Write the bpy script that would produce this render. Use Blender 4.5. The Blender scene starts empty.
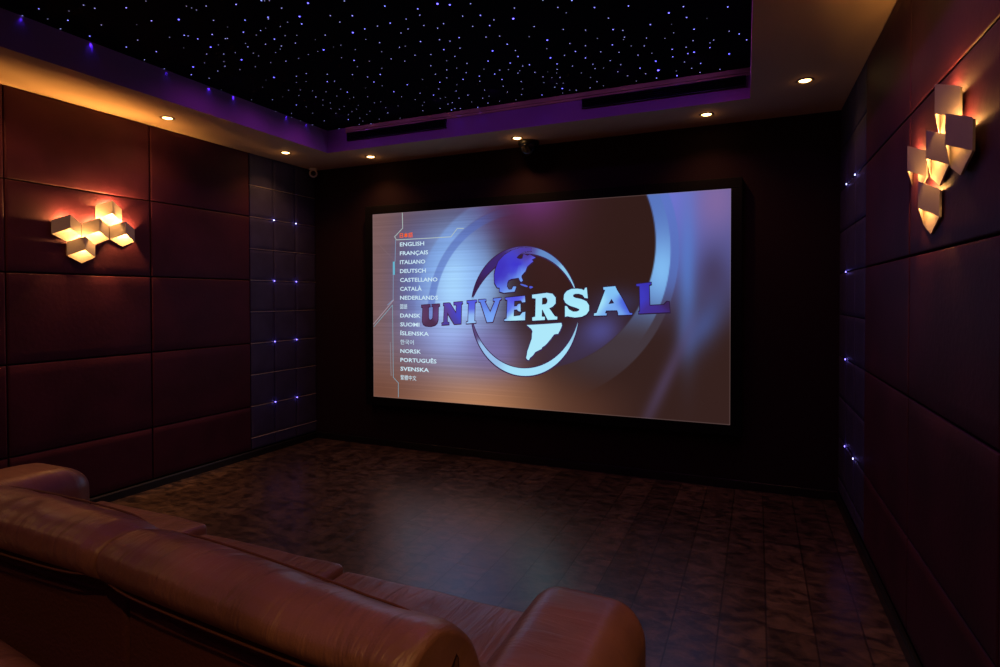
import bpy, bmesh, math, random
from mathutils import Vector, Matrix
import numpy as np
random.seed(7)
C = bpy.context.scene.collection
SC = bpy.context.scene

# ------------------------------------------------------------------ camera, world, exposure
YAW, PIT, ROL = -0.41705, -0.01535, -0.0022
fw = Vector((math.sin(YAW)*math.cos(PIT), math.cos(YAW)*math.cos(PIT), math.sin(PIT)))
r0 = Vector((math.cos(YAW), -math.sin(YAW), 0)); u0 = r0.cross(fw)
rt = r0*math.cos(ROL)+u0*math.sin(ROL); up = -r0*math.sin(ROL)+u0*math.cos(ROL)
cam = bpy.data.cameras.new('camera'); camo = bpy.data.objects.new('camera', cam); C.objects.link(camo)
m = Matrix((rt, up, -fw)).transposed().to_4x4(); m.translation = (-0.49886, -4.45684, 1.36033)
camo.matrix_world = m
cam.sensor_width = 36; cam.lens = 580.94*36/1000; cam.shift_y = -0.02661
cam.clip_start = .02
SC.camera = camo
w = bpy.data.worlds.new('world'); SC.world = w; w.use_nodes = True
w.node_tree.nodes['Background'].inputs[0].default_value = (.010, .006, .016, 1)
w.node_tree.nodes['Background'].inputs[1].default_value = 0.0
SC.view_settings.view_transform = 'Standard'; SC.view_settings.look = 'None'
SC.view_settings.exposure = 0; SC.view_settings.gamma = 1; SC.view_settings.use_curve_mapping = False

P_DOWN = 13.0      # recessed downlights, W
P_SCONCE = 5.5    # each little lamp in a wall lamp, W
P_STAR = 0.035     # fibre light and added fill spots, W
K_SCREEN = 1.0

def lamp(kind, loc, power, col, rad=.02, rot=None, size=None, blend=.6, name='lamp_light'):
    l = bpy.data.lights.new(name, kind); l.energy = power; l.color = col
    l.shadow_soft_size = rad
    if kind == 'SPOT': l.spot_size = size; l.spot_blend = blend
    o = bpy.data.objects.new(name, l); C.objects.link(o); o.location = loc
    if rot: o.rotation_euler = rot
    return o

# ------------------------------------------------------------------ helpers
def lin(c):
    return tuple(((x/255)/12.92 if x/255 <= .04045 else (((x/255)+.055)/1.055)**2.4) for x in c)
def mat(name, col, rough=.5, metal=0, spec=.5, emis=None, es=0, bump=None, var=None):
    """bump=(scale, strength, (sx,sy,sz)) noise bump; var=(scale, dark, light, stretch) mottling of the thing's own colour"""
    M = bpy.data.materials.new(name); M.use_nodes = True; nt = M.node_tree; b = nt.nodes['Principled BSDF']
    b.inputs['Base Color'].default_value = (*col, 1); b.inputs['Roughness'].default_value = rough
    b.inputs['Metallic'].default_value = metal; b.inputs['Specular IOR Level'].default_value = spec
    if emis: b.inputs['Emission Color'].default_value = (*emis, 1); b.inputs['Emission Strength'].default_value = es
    tc = nt.nodes.new('ShaderNodeTexCoord')
    def noise(scale, st, det=6):
        mp = nt.nodes.new('ShaderNodeMapping'); mp.inputs['Scale'].default_value = st
        nt.links.new(tc.outputs['Object'], mp.inputs[0])
        n = nt.nodes.new('ShaderNodeTexNoise'); n.inputs['Scale'].default_value = scale; n.inputs['Detail'].default_value = det
        nt.links.new(mp.outputs[0], n.inputs['Vector']); return n
    if var:
        n = noise(var[0], var[3] if len(var) > 3 else (1,1,1)); r = nt.nodes.new('ShaderNodeValToRGB')
        r.color_ramp.elements[0].position = .35; r.color_ramp.elements[1].position = .68
        r.color_ramp.elements[0].color = (*[c*var[1] for c in col], 1); r.color_ramp.elements[1].color = (*[min(1, c*var[2]) for c in col], 1)
        nt.links.new(n.outputs['Fac'], r.inputs[0]); nt.links.new(r.outputs[0], b.inputs['Base Color'])
    if bump:
        n = noise(bump[0], bump[2] if len(bump) > 2 else (1,1,1)); bp = nt.nodes.new('ShaderNodeBump')
        bp.inputs['Strength'].default_value = bump[1]; bp.inputs['Distance'].default_value = bump[3] if len(bump) > 3 else .01
        nt.links.new(n.outputs['Fac'], bp.inputs['Height']); nt.links.new(bp.outputs[0], b.inputs['Normal'])
    return M
def emat(name, col, s):
    M = bpy.data.materials.new(name); M.use_nodes = True; nt = M.node_tree; nt.nodes.clear()
    o = nt.nodes.new('ShaderNodeOutputMaterial'); e = nt.nodes.new('ShaderNodeEmission')
    e.inputs[0].default_value = (*col, 1); e.inputs[1].default_value = s
    nt.links.new(e.outputs[0], o.inputs[0]); return M
def obj(name, bm, m=None, parent=None, smooth=False, loc=None):
    me = bpy.data.meshes.new(name)
    if isinstance(bm, bmesh.types.BMesh):
        bmesh.ops.recalc_face_normals(bm, faces=bm.faces[:])
        bm.to_mesh(me); bm.free()
    o = bpy.data.objects.new(name, me); C.objects.link(o)
    for x in (m if isinstance(m, (list, tuple)) else [m]):
        if x: me.materials.append(x)
    if smooth: me.polygons.foreach_set('use_smooth', [True]*len(me.polygons))
    if parent: o.parent = parent
    if loc: o.location = loc
    return o
def tag(o, label=None, cat=None, group=None, kind=None):
    for k, v in (('label', label), ('category', cat), ('group', group), ('kind', kind)):
        if v: o[k] = v
    return o
def thing(name, label, cat, loc=(0,0,0), rotz=0, group=None):
    o = bpy.data.objects.new(name, None); C.objects.link(o); o.empty_display_size = .1
    o.location = loc; o.rotation_euler = (0, 0, rotz)
    return tag(o, label, cat, group)
def box(bm, x0, x1, y0, y1, z0, z1, bev=0, mi=0):
    t = bmesh.new()
    r = bmesh.ops.create_cube(t, size=1)
    for v in t.verts:
        v.co = Vector(((x0+x1)/2+v.co.x*(x1-x0), (y0+y1)/2+v.co.y*(y1-y0), (z0+z1)/2+v.co.z*(z1-z0)))
    if bev: bmesh.ops.bevel(t, geom=t.edges[:], offset=bev, segments=3, affect='EDGES', profile=.5)
    merge(bm, t, mi)
def merge(bm, t, mi=0, M=None):
    vs = [bm.verts.new((M @ v.co) if M else v.co) for v in t.verts]
    t.verts.index_update()
    for f in t.faces:
        try:
            nf = bm.faces.new([vs[v.index] for v in f.verts]); nf.material_index = mi; nf.smooth = f.smooth
        except ValueError: pass
    t.free()
def poly(bm, pts, mi=0):
    f = bm.faces.new([bm.verts.new(p) for p in pts]); f.material_index = mi; return f
def tube(bm, pts, r, n=8, closed=False, mi=0):
    pts = [Vector(p) for p in pts]; N = len(pts); rings = []
    for i, p in enumerate(pts):
        a = pts[(i-1) % N] if (closed or i > 0) else p; b = pts[(i+1) % N] if (closed or i < N-1) else p
        t = (b-a).normalized(); h = Vector((0,0,1)) if abs(t.z) < .9 else Vector((1,0,0))
        s = t.cross(h).normalized(); q = s.cross(t)
        rings.append([bm.verts.new(p+(s*math.cos(2*math.pi*k/n)+q*math.sin(2*math.pi*k/n))*r) for k in range(n)])
    for i in range(N if closed else N-1):
        A, B = rings[i], rings[(i+1) % N]
        for k in range(n):
            f = bm.faces.new((A[k], A[(k+1) % n], B[(k+1) % n], B[k])); f.smooth = True; f.material_index = mi
    if not closed:
        bm.faces.new(rings[0][::-1]); bm.faces.new(rings[-1])
def lathe(bm, prof, n=32, mi=0, M=None):
    """prof: list of (r, z)"""
    t = bmesh.new(); rings = []
    for r, z in prof:
        rings.append([t.verts.new((max(r, 1e-5)*math.cos(2*math.pi*k/n), max(r, 1e-5)*math.sin(2*math.pi*k/n), z)) for k in range(n)])
    for A, B in zip(rings[:-1], rings[1:]):
        for k in range(n):
            f = t.faces.new((A[k], A[(k+1) % n], B[(k+1) % n], B[k])); f.smooth = True
    bmesh.ops.remove_doubles(t, verts=t.verts[:], dist=1e-4)
    merge(bm, t, mi, M)
def pillow(bm, x0, x1, y0, y1, z0, z1, r=.05, n=28, crown=(0,0,0), wr=None, mi=0, rz=None):
    """soft rounded block; crown = bulge of +x/-x, +y/-y, +z faces; wr(p, nrm) -> displacement"""
    c = Vector(((x0+x1)/2, (y0+y1)/2, (z0+z1)/2)); h = Vector(((x1-x0)/2, (y1-y0)/2, (z1-z0)/2))
    r = min(r, min(h)*.98)
    t = bmesh.new(); bmesh.ops.create_cube(t, size=2)
    bmesh.ops.subdivide_edges(t, edges=t.edges[:], cuts=n, use_grid_fill=True)
    for v in t.verts:
        q = v.co.copy()
        # denser towards the edges
        q = Vector([math.sin(a*math.pi/2) for a in q])
        p = Vector((q.x*h.x, q.y*h.y, q.z*h.z))
        inn = Vector([max(-(h[i]-r), min(h[i]-r, p[i])) for i in range(3)])
        d = p-inn
        if d.length > 1e-9: nr = d.normalized(); p = inn+nr*r
        else: nr = Vector((0,0,1))
        uu = [p[i]/h[i] for i in range(3)]
        bul = [1-uu[i]**4 for i in range(3)]
        o = Vector((crown[0]*nr.x*bul[1]*bul[2], crown[1]*nr.y*bul[0]*bul[2], crown[2]*nr.z*bul[0]*bul[1]))
        p = p+o
        P = c+p
        if wr: P = P+nr*wr(P, nr)
        v.co = P
    for f in t.faces: f.smooth = True
    merge(bm, t, mi)

# ------------------------------------------------------------------ the room's plan
# front wall: y = 0, floor z = 0, soffit z = 2.6, the side walls open out by one degree
H = 2.6; XL = -4.4376; AL = -0.01783; AR = 0.01842; YB = -7.2
def lx(y): return XL+AL*(-y)
def rx(y): return AR*(-y)
DP = [.8,.9,.9,.9,.6,.3,1.6,1.4,.25,.45,.8,4,4]; P_FIELD = 21.0; P_GLOW = .12
# positions of the fibre ends on the star panel (x, y, brightness) and outlines of the picture on the screen (x, z)
STARS = [[-3.741,-2.739,3],[-3.894,-2.732,2],[-3.817,-2.659,1],[-3.877,-2.566,2],[-3.63,-2.665,1],[-3.738,-2.609,3],[-3.502,-2.672,2],[-3.484,-2.63,2],[-3.825,-2.45,3],[-3.906,-2.401,3],[-3.635,-2.506,2],[-3.339,-2.57,3],[-3.78,-2.279,3],[-3.636,-2.311,2],[-3.856,-2.12,2],[-3.353,-2.43,3],[-3.464,-2.433,0],[-3.683,-2.168,3],[-3.873,-1.98,2],[-3.19,-2.573,1],[-3.443,-2.263,1],[-3.056,-2.46,1],[-3.048,-2.438,1],[-3.044,-2.414,1],[-2.967,-2.422,2],[-3.213,-2.382,4],[-3.348,-2.247,3],[-3.336,-2.233,2],[-3.32,-2.186,3],[-3.202,-2.192,3],[-3.059,-2.303,2],[-3.345,-2.083,4],[-3.282,-2.085,1],[-3.447,-2.026,2],[-3.686,-1.926,4],[-3.807,-1.844,3],[-3.886,-1.793,2],[-3.569,-1.941,1],[-3.756,-1.755,2],[-3.604,-1.817,2],[-3.356,-1.985,2],[-3.447,-1.906,1],[-3.499,-1.853,2],[-3.179,-2.126,2],[-3.167,-2.124,2],[-3.055,-2.22,0],[-2.82,-2.374,3],[-3.278,-1.972,1],[-3.327,-1.883,4],[-3.458,-1.777,1],[-3.026,-2.143,3],[-2.91,-2.239,3],[-3.127,-2.036,1],[-3.15,-1.999,2],[-3.19,-1.923,1],[-3.192,-1.882,1],[-3.334,-1.771,1],[-2.99,-2.089,1],[-2.927,-2.12,2],[-2.68,-2.351,3],[-2.668,-2.343,1],[-2.646,-2.335,1],[-3.032,-1.984,2],[-2.778,-2.214,3],[-2.79,-2.2,2],[-2.882,-2.129,0],[-3.202,-1.779,1],[-3.362,-1.593,4],[-2.938,-2.012,3],[-2.969,-1.929,2],[-3.006,-1.9,1],[-3.065,-1.876,1],[-2.646,-2.256,2],[-2.796,-2.112,1],[-2.852,-2.021,1],[-2.727,-2.132,1],[-3.102,-1.758,2],[-3.448,-1.377,1],[-2.869,-1.926,2],[-3.001,-1.76,1],[-2.627,-2.154,4],[-2.674,-2.088,3],[-2.794,-1.995,1],[-2.493,-2.241,4],[-2.91,-1.778,1],[-3.217,-1.548,2],[-3.294,-1.466,1],[-3.127,-1.557,2],[-3.225,-1.451,1],[-3.369,-1.35,1],[-3.457,-1.268,1],[-3.619,-1.12,3],[-3.583,-1.057,1],[-3.306,-1.3,1],[-3.37,-1.196,2],[-3.366,-1.126,1],[-3.444,-1.036,1],[-3.643,-0.922,1],[-3.013,-1.494,2],[-3.098,-1.394,3],[-3.233,-1.249,1],[-2.785,-1.792,4],[-2.832,-1.787,1],[-2.65,-1.936,2],[-3.581,-1.295,0],[-3.693,-1.278,2],[-3.563,-1.494,1],[-3.446,-1.579,0],[-3.867,-1.073,1],[-3.888,-0.947,3],[-3.794,-0.985,1],[-3.867,-0.908,2],[-3.863,-0.811,1],[-3.857,-0.683,2],[-3.691,-0.733,2],[-3.859,-1.571,1],[-3.904,-1.459,1],[-3.83,-1.34,1],[-3.903,-1.656,3],[-3.494,-2.138,0],[-2.738,-1.914,0],[-2.32,-2.185,2],[-2.479,-2.097,2],[-2.48,-2.023,2],[-2.655,-1.8,1],[-2.709,-1.798,0],[-2.764,-1.661,1],[-2.378,-2.051,3],[-2.494,-1.899,4],[-2.41,-1.907,3],[-2.482,-1.802,1],[-2.617,-1.72,1],[-2.72,-1.6,3],[-2.761,-1.515,1],[-2.643,-1.552,1],[-2.87,-1.423,2],[-3.05,-1.381,2],[-3.108,-1.247,1],[-3.103,-1.182,3],[-3.13,-1.079,1],[-3.222,-1.149,1],[-3.359,-1.055,1],[-3.443,-0.948,1],[-3.395,-0.91,1],[-3.318,-0.95,1],[-3.483,-0.845,1],[-3.413,-0.78,1],[-3.343,-0.827,1],[-3.275,-0.861,1],[-3.208,-0.926,1],[-3.494,-0.682,3],[-3.39,-0.671,1],[-3.415,-0.598,1],[-3.498,-0.536,2],[-3.28,-0.726,1],[-3.212,-0.778,1],[-3.398,-0.515,3],[-3.731,-0.504,2],[-2.806,-1.351,2],[-2.822,-1.262,3],[-2.707,-1.353,3],[-2.639,-1.431,1],[-2.813,-1.183,1],[-2.496,-1.634,1],[-2.436,-1.738,2],[-2.329,-1.907,2],[-2.171,-2.065,3],[-2.249,-1.907,3],[-2.504,-1.527,2],[-3.032,-1.049,1],[-3.066,-0.923,1],[-3.01,-0.923,1],[-3.053,-0.799,1],[-3.111,-0.689,2],[-3.265,-0.585,1],[-2.805,-1.057,3],[-2.945,-0.797,1],[-2.813,-0.95,1],[-2.369,-1.642,2],[-2.331,-1.64,1],[-2.261,-1.789,2],[-2.149,-1.91,2],[-2.2,-1.813,2],[-2.449,-1.465,2],[-2.648,-1.13,3],[-2.347,-1.513,2],[-2.757,-0.858,1],[-2.655,-0.958,2],[-2.039,-1.975,3],[-2.063,-1.917,2],[-2.103,-1.813,2],[-2.22,-1.656,3],[-2.505,-1.168,1],[-2.726,-0.784,1],[-2.774,-0.73,1],[-2.836,-0.625,2],[-2.256,-1.484,2],[-2.342,-1.34,2],[-2.384,-1.212,2],[-2.589,-0.886,3],[-1.925,-1.979,5],[-1.875,-1.946,4],[-1.999,-1.788,2],[-2.053,-1.757,2],[-2.112,-1.633,2],[-2.154,-1.511,3],[-2.068,-1.593,2],[-2.215,-1.367,1],[-2.283,-1.245,2],[-2.347,-1.129,2],[-2.427,-1.08,3],[-2.496,-0.976,2],[-2.579,-0.806,1],[-2.535,-0.811,1],[-2.589,-0.677,2],[-2.544,-0.692,2],[-2.692,-0.614,2],[-2.629,-0.548,3],[-2.59,-0.568,2],[-2.406,-0.891,2],[-2.346,-0.994,1],[-2.14,-1.403,2],[-2.214,-1.243,1],[-2.001,-1.612,3],[-2.456,-0.756,2],[-3.098,-0.539,1],[-2.939,-1.193,0],[-3.172,-1.069,0],[-1.778,-1.914,2],[-1.871,-1.819,2],[-1.785,-1.79,3],[-1.874,-1.699,2],[-2.06,-1.49,2],[-2.122,-1.281,2],[-2.193,-1.154,2],[-2.263,-1.063,3],[-2.553,-0.551,2],[-2.369,-0.785,2],[-2.41,-0.649,1],[-2.422,-0.521,3],[-1.743,-1.718,2],[-1.789,-1.671,3],[-1.791,-1.537,2],[-1.864,-1.557,2],[-1.905,-1.381,4],[-1.99,-1.26,3],[-2.066,-1.158,1],[-2.142,-1.068,3],[-2.178,-0.987,2],[-2.037,-1.06,3],[-2.219,-0.828,2],[-2.302,-0.685,2],[-2.243,-0.703,1],[-2.311,-0.576,2],[-1.983,-1.103,2],[-2.032,-0.956,3],[-2.073,-0.841,2],[-2.091,-0.728,2],[-2.218,-0.578,1],[-1.793,-1.427,3],[-1.783,-1.331,2],[-1.88,-1.178,3],[-1.8,-1.248,3],[-1.929,-1.088,1],[-1.897,-1.012,2],[-1.871,-1.044,1],[-1.827,-1.104,2],[-1.932,-0.87,2],[-1.973,-0.742,1],[-2.02,-0.642,2],[-2.097,-0.558,1],[-1.6,-1.788,2],[-1.647,-1.69,5],[-1.58,-1.565,2],[-1.646,-1.465,1],[-1.782,-1.107,3],[-1.794,-0.98,2],[-1.772,-0.889,2],[-1.8,-0.791,1],[-1.892,-0.574,3],[-1.447,-1.801,2],[-1.57,-1.384,4],[-1.609,-1.28,1],[-1.631,-1.151,4],[-1.624,-1.049,3],[-1.65,-0.968,2],[-1.672,-0.914,1],[-1.724,-0.852,1],[-1.675,-0.833,2],[-1.728,-0.739,1],[-1.762,-0.681,2],[-1.722,-0.636,4],[-1.686,-0.73,1],[-1.747,-0.552,1],[-1.687,-0.585,1],[-1.645,-0.566,2],[-1.403,-1.705,2],[-1.381,-1.637,1],[-1.32,-1.743,3],[-1.45,-1.47,2],[-1.544,-1.151,2],[-1.469,-1.291,2],[-1.547,-0.979,2],[-1.47,-1.176,3],[-1.527,-0.851,1],[-1.344,-1.414,2],[-1.396,-1.227,2],[-1.441,-1.064,3],[-1.238,-1.631,3],[-1.311,-1.292,1],[-1.425,-0.954,2],[-1.43,-0.884,2],[-1.474,-0.664,2],[-1.494,-0.751,1],[-1.546,-0.57,2],[-1.717,-0.954,0],[-1.082,-1.578,3],[-1.201,-1.495,2],[-1.208,-1.36,3],[-1.162,-1.329,2],[-1.171,-1.245,2],[-1.182,-1.217,1],[-1.254,-1.176,3],[-1.337,-1.112,2],[-1.241,-1.06,2],[-1.316,-0.965,2],[-1.271,-0.877,2],[-1.312,-0.773,2],[-1.38,-0.869,1],[-1.269,-0.681,2],[-1.235,-0.566,1],[-1.453,-0.571,1],[-1.148,-0.976,2],[-1.16,-1.118,1],[-1.173,-0.775,3],[-1.157,-0.669,2],[-1.105,-0.565,3],[-1.066,-0.843,4],[-1.074,-0.694,6],[-1.069,-0.97,1],[-1.092,-1.087,2],[-1.063,-1.184,2],[-1.017,-1.336,3],[-0.911,-1.425,4],[-0.971,-1.138,1],[-0.918,-1.189,1],[-0.915,-1.294,0],[-0.837,-1.461,3],[-0.835,-1.339,3],[-0.953,-0.976,3],[-0.964,-0.868,3],[-0.877,-0.972,2],[-0.877,-0.877,3],[-0.842,-0.883,4],[-0.832,-1.045,2],[-0.813,-1.187,3],[-0.909,-0.759,2],[-0.879,-0.64,2],[-0.972,-0.635,1],[-0.978,-0.553,4],[-0.821,-0.698,3],[-0.838,-0.548,2],[-0.748,-0.976,2],[-0.753,-0.912,3],[-0.727,-1.007,2],[-0.719,-0.549,2],[-0.656,-0.775,4],[-0.643,-1.086,2],[-0.595,-1.029,3],[-0.559,-0.933,3],[-0.638,-1.368,3],[-0.741,-1.287,0]]
LETTERS = {"U":[[[-3.2002,1.297],[-3.1129,1.3041],[-3.1156,1.2881],[-3.1314,1.2858],[-3.1318,1.1867],[-3.124,1.1697],[-3.1083,1.1654],[-3.0925,1.1724],[-3.0846,1.1873],[-3.0815,1.2905],[-3.0946,1.2905],[-3.0945,1.3041],[-3.0164,1.3088],[-3.0217,1.293],[-3.0321,1.2907],[-3.0352,1.1766],[-3.0483,1.1424],[-3.0718,1.1251],[-3.1138,1.1152],[-3.1572,1.119],[-3.1823,1.1346],[-3.1928,1.1631],[-3.1869,1.281],[-3.2002,1.2832]]],"N":[[[-2.9778,1.3145],[-2.9189,1.318],[-2.856,1.2268],[-2.8532,1.3047],[-2.8759,1.3047],[-2.8783,1.3225],[-2.7929,1.3292],[-2.798,1.3137],[-2.8055,1.3115],[-2.8111,1.1428],[-2.8727,1.1374],[-2.9422,1.2372],[-2.9451,1.1519],[-2.9272,1.1499],[-2.9273,1.1342],[-2.9966,1.1286],[-2.9939,1.1444],[-2.9785,1.1469],[-2.9701,1.2977],[-2.9804,1.2999]]],"I":[[[-2.7507,1.3359],[-2.6597,1.3425],[-2.6622,1.3271],[-2.6769,1.3238],[-2.6823,1.1646],[-2.6676,1.1637],[-2.6701,1.1516],[-2.7588,1.1436],[-2.7562,1.1569],[-2.7414,1.1593],[-2.7359,1.3183],[-2.7507,1.3204]]],"V":[[[-2.6402,1.3457],[-2.5749,1.349],[-2.575,1.3359],[-2.587,1.3337],[-2.5345,1.2405],[-2.489,1.3359],[-2.5056,1.3381],[-2.5044,1.3554],[-2.4323,1.3617],[-2.4394,1.3467],[-2.4488,1.3424],[-2.5132,1.1616],[-2.5647,1.1576],[-2.6245,1.3272],[-2.6403,1.3293]]],"E":[[[-2.3984,1.3616],[-2.2247,1.3771],[-2.2213,1.3275],[-2.2475,1.3243],[-2.2588,1.3402],[-2.3173,1.3359],[-2.3197,1.2912],[-2.2955,1.2934],[-2.284,1.3104],[-2.2634,1.3126],[-2.2624,1.249],[-2.2818,1.2531],[-2.2944,1.2668],[-2.3209,1.2635],[-2.3233,1.2102],[-2.2682,1.2172],[-2.2453,1.2428],[-2.2215,1.2472],[-2.2238,1.1796],[-2.407,1.1707],[-2.4046,1.1857],[-2.3859,1.1902],[-2.3786,1.3445],[-2.3949,1.3466]]],"R":[[[-2.1614,1.3856],[-2.0346,1.4004],[-1.9883,1.3925],[-1.9623,1.362],[-1.9623,1.3162],[-1.9884,1.2895],[-2.0165,1.2779],[-1.9684,1.2133],[-1.9484,1.2097],[-1.9504,1.1887],[-2.0288,1.1839],[-2.0733,1.266],[-2.0774,1.266],[-2.0795,1.2102],[-2.053,1.2085],[-2.0531,1.1836],[-2.1597,1.1763],[-2.1617,1.2015],[-2.1349,1.2096],[-2.1305,1.3546],[-2.1615,1.3585]],[[-2.0753,1.3603],[-2.0448,1.3641],[-2.0306,1.3468],[-2.0327,1.3238],[-2.0448,1.3103],[-2.0774,1.3064]]],"S":[[[-1.7093,1.4397],[-1.7007,1.3559],[-1.7276,1.3601],[-1.7405,1.3812],[-1.7709,1.3918],[-1.8014,1.392],[-1.8189,1.3836],[-1.8189,1.3709],[-1.8014,1.3603],[-1.7492,1.3496],[-1.7114,1.3328],[-1.691,1.3014],[-1.691,1.2617],[-1.7114,1.2322],[-1.7492,1.2129],[-1.8036,1.2059],[-1.8475,1.2118],[-1.8641,1.2158],[-1.8852,1.2103],[-1.8851,1.2966],[-1.8696,1.2945],[-1.8519,1.2691],[-1.82,1.2523],[-1.7905,1.2525],[-1.7709,1.2611],[-1.7687,1.2717],[-1.7927,1.2821],[-1.8475,1.2988],[-1.8807,1.32],[-1.8962,1.3498],[-1.8917,1.3881],[-1.8695,1.4146],[-1.831,1.4302],[-1.7872,1.432],[-1.7492,1.4274],[-1.7319,1.4189],[-1.7211,1.4377]]],"A":[[[-1.5786,1.4406],[-1.487,1.4479],[-1.4726,1.417],[-1.4315,1.3513],[-1.3774,1.2455],[-1.3582,1.2436],[-1.3602,1.2334],[-1.4642,1.2283],[-1.4642,1.2427],[-1.4724,1.2652],[-1.5576,1.2626],[-1.5659,1.2418],[-1.5523,1.2398],[-1.5554,1.2253],[-1.6525,1.2223],[-1.6504,1.239],[-1.6313,1.2433],[-1.5639,1.4197],[-1.5786,1.424]],[[-1.5159,1.3525],[-1.5388,1.3122],[-1.4952,1.3185]]],"L":[[[-1.3273,1.4614],[-1.2182,1.4732],[-1.2212,1.4592],[-1.2349,1.4553],[-1.2307,1.3009],[-1.1254,1.3072],[-1.1043,1.331],[-1.0908,1.331],[-1.0849,1.2539],[-1.307,1.242],[-1.309,1.2521],[-1.3001,1.2602],[-1.3043,1.446],[-1.3273,1.4483]]]}
NORTH = [[-2.4399,1.6813],[-2.4586,1.6627],[-2.4849,1.602],[-2.4963,1.5543],[-2.4942,1.4858],[-2.4703,1.448],[-2.4479,1.4444],[-2.4495,1.4137],[-2.4108,1.4032],[-2.3591,1.4083],[-2.3151,1.4128],[-2.3005,1.4531],[-2.326,1.4554],[-2.3407,1.4299],[-2.3664,1.4287],[-2.3826,1.4539],[-2.3795,1.4844],[-2.3699,1.5046],[-2.3442,1.5164],[-2.2785,1.5248],[-2.2677,1.4998],[-2.2569,1.4909],[-2.2424,1.5015],[-2.2547,1.5298],[-2.2532,1.5432],[-2.2207,1.576],[-2.2028,1.6157],[-2.1706,1.6415],[-2.1507,1.6556],[-2.1649,1.668],[-2.1316,1.6856],[-2.1634,1.7011],[-2.1812,1.7117],[-2.1991,1.7023],[-2.2349,1.7168],[-2.2407,1.7002],[-2.2457,1.6803],[-2.2638,1.6762],[-2.2855,1.6815],[-2.2964,1.6905],[-2.2782,1.7081],[-2.2565,1.7242],[-2.2277,1.7346],[-2.1705,1.7399],[-2.1705,1.7612],[-2.2564,1.771],[-2.3437,1.7473],[-2.4027,1.7155]]
ISLES = [[[-2.2678,1.4729],[-2.2497,1.4747],[-2.2138,1.4636],[-2.198,1.4541],[-2.2066,1.4475],[-2.2353,1.4558],[-2.2569,1.4641]],[[-2.1887,1.4453],[-2.1816,1.4566],[-2.1602,1.4537],[-2.1531,1.445],[-2.1745,1.4352]]]
SOUTH = [[-2.2088,1.1397],[-2.0593,1.15],[-1.9149,1.1624],[-1.9099,1.1406],[-1.9273,1.1016],[-1.9429,1.0745],[-1.9616,1.0734],[-1.9773,1.0677],[-2.0024,1.0342],[-2.0341,0.9973],[-2.0531,0.9787],[-2.0754,0.9647],[-2.0818,0.9506],[-2.1042,0.9396],[-2.1364,0.9227],[-2.1507,0.9016],[-2.1656,0.887],[-2.1786,0.8774],[-2.1916,0.8556],[-2.2046,0.8593],[-2.2144,0.8729],[-2.2078,0.9007],[-2.2045,0.9252],[-2.1882,0.9684],[-2.1719,1.0145],[-2.1654,1.0299],[-2.1634,1.0664],[-2.1588,1.0907],[-2.1685,1.1088]]
LINES = [[[-3.3969,2.1209],[-3.3939,1.9846],[-3.4803,1.9115],[-3.4593,1.8832],[-3.1379,1.8837],[-2.9054,1.8859],[-2.8423,1.9552],[-2.7835,1.9522]],[[-3.4841,1.9214],[-3.4593,1.8832]],[[-3.4689,1.8836],[-3.4758,1.6982],[-3.4955,1.6178],[-3.4991,1.3457],[-3.5595,1.2985]],[[-3.4933,1.3442],[-3.7145,1.1232]],[[-3.7107,1.1002],[-3.5051,1.2987],[-3.5013,0.6452],[-3.4476,0.5995],[-3.4484,0.4696]],[[-3.5324,0.9617],[-3.5245,0.6603]],[[-3.6896,1.8815],[-3.4796,1.6983]]]
TEAL = [[-3.4893,1.6824],[-3.49,1.5773]]
RAKES = [(-3.871, -2.405, 3.0), (-3.857, -1.656, 2.0), (-3.853, -1.458, 1.6), (-3.844, -0.967, 1.2), (-3.84, -0.752, 0.8), (-3.877, -2.738, 1), (-3.862, -1.958, 0.8), (-3.437, -0.54, 1.5), (-2.59, -0.54, 1), (-2.403, -0.54, 0.8), (-1.894, -0.588, 1), (-1.106, -0.56, 2.5), (-0.979, -0.55, 4)]
DCX, DCY, DR = 0.9306, 0.7868, 0.5887
# ------------------------------------------------------------------ materials
m_soffit = mat('soffit_paint', (.60,.42,.25), .8, spec=.15)
m_fascia = mat('fascia_paint', (.34,.17,.40), .7, spec=.2)
m_black = mat('black_cloth', (.0025,.002,.003), .85, spec=.15, bump=(180,.2))
m_front = mat('front_wall_cloth', (.020,.009,.013), .9, spec=.12, bump=(150,.25))
m_panel = mat('maroon_leather', (.056,.0105,.023), .55, spec=.18, bump=(42,.3,(1,1,1),.003), var=(3.5,.8,1.2))
m_grid = mat('slate_leather', (.048,.042,.100), .55, spec=.2, bump=(60,.35,(1,1,1),.003), var=(6,.85,1.15))
m_gap = mat('dark_batten', (.004,.003,.004), .9, spec=.1)
m_base = mat('black_baseboard', (.008,.007,.008), .35, spec=.4)
m_metal = mat('black_metal', (.01,.01,.012), .35, metal=.3)
m_vent = mat('dark_grille', (.012,.012,.014), .45, spec=.4)

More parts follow.
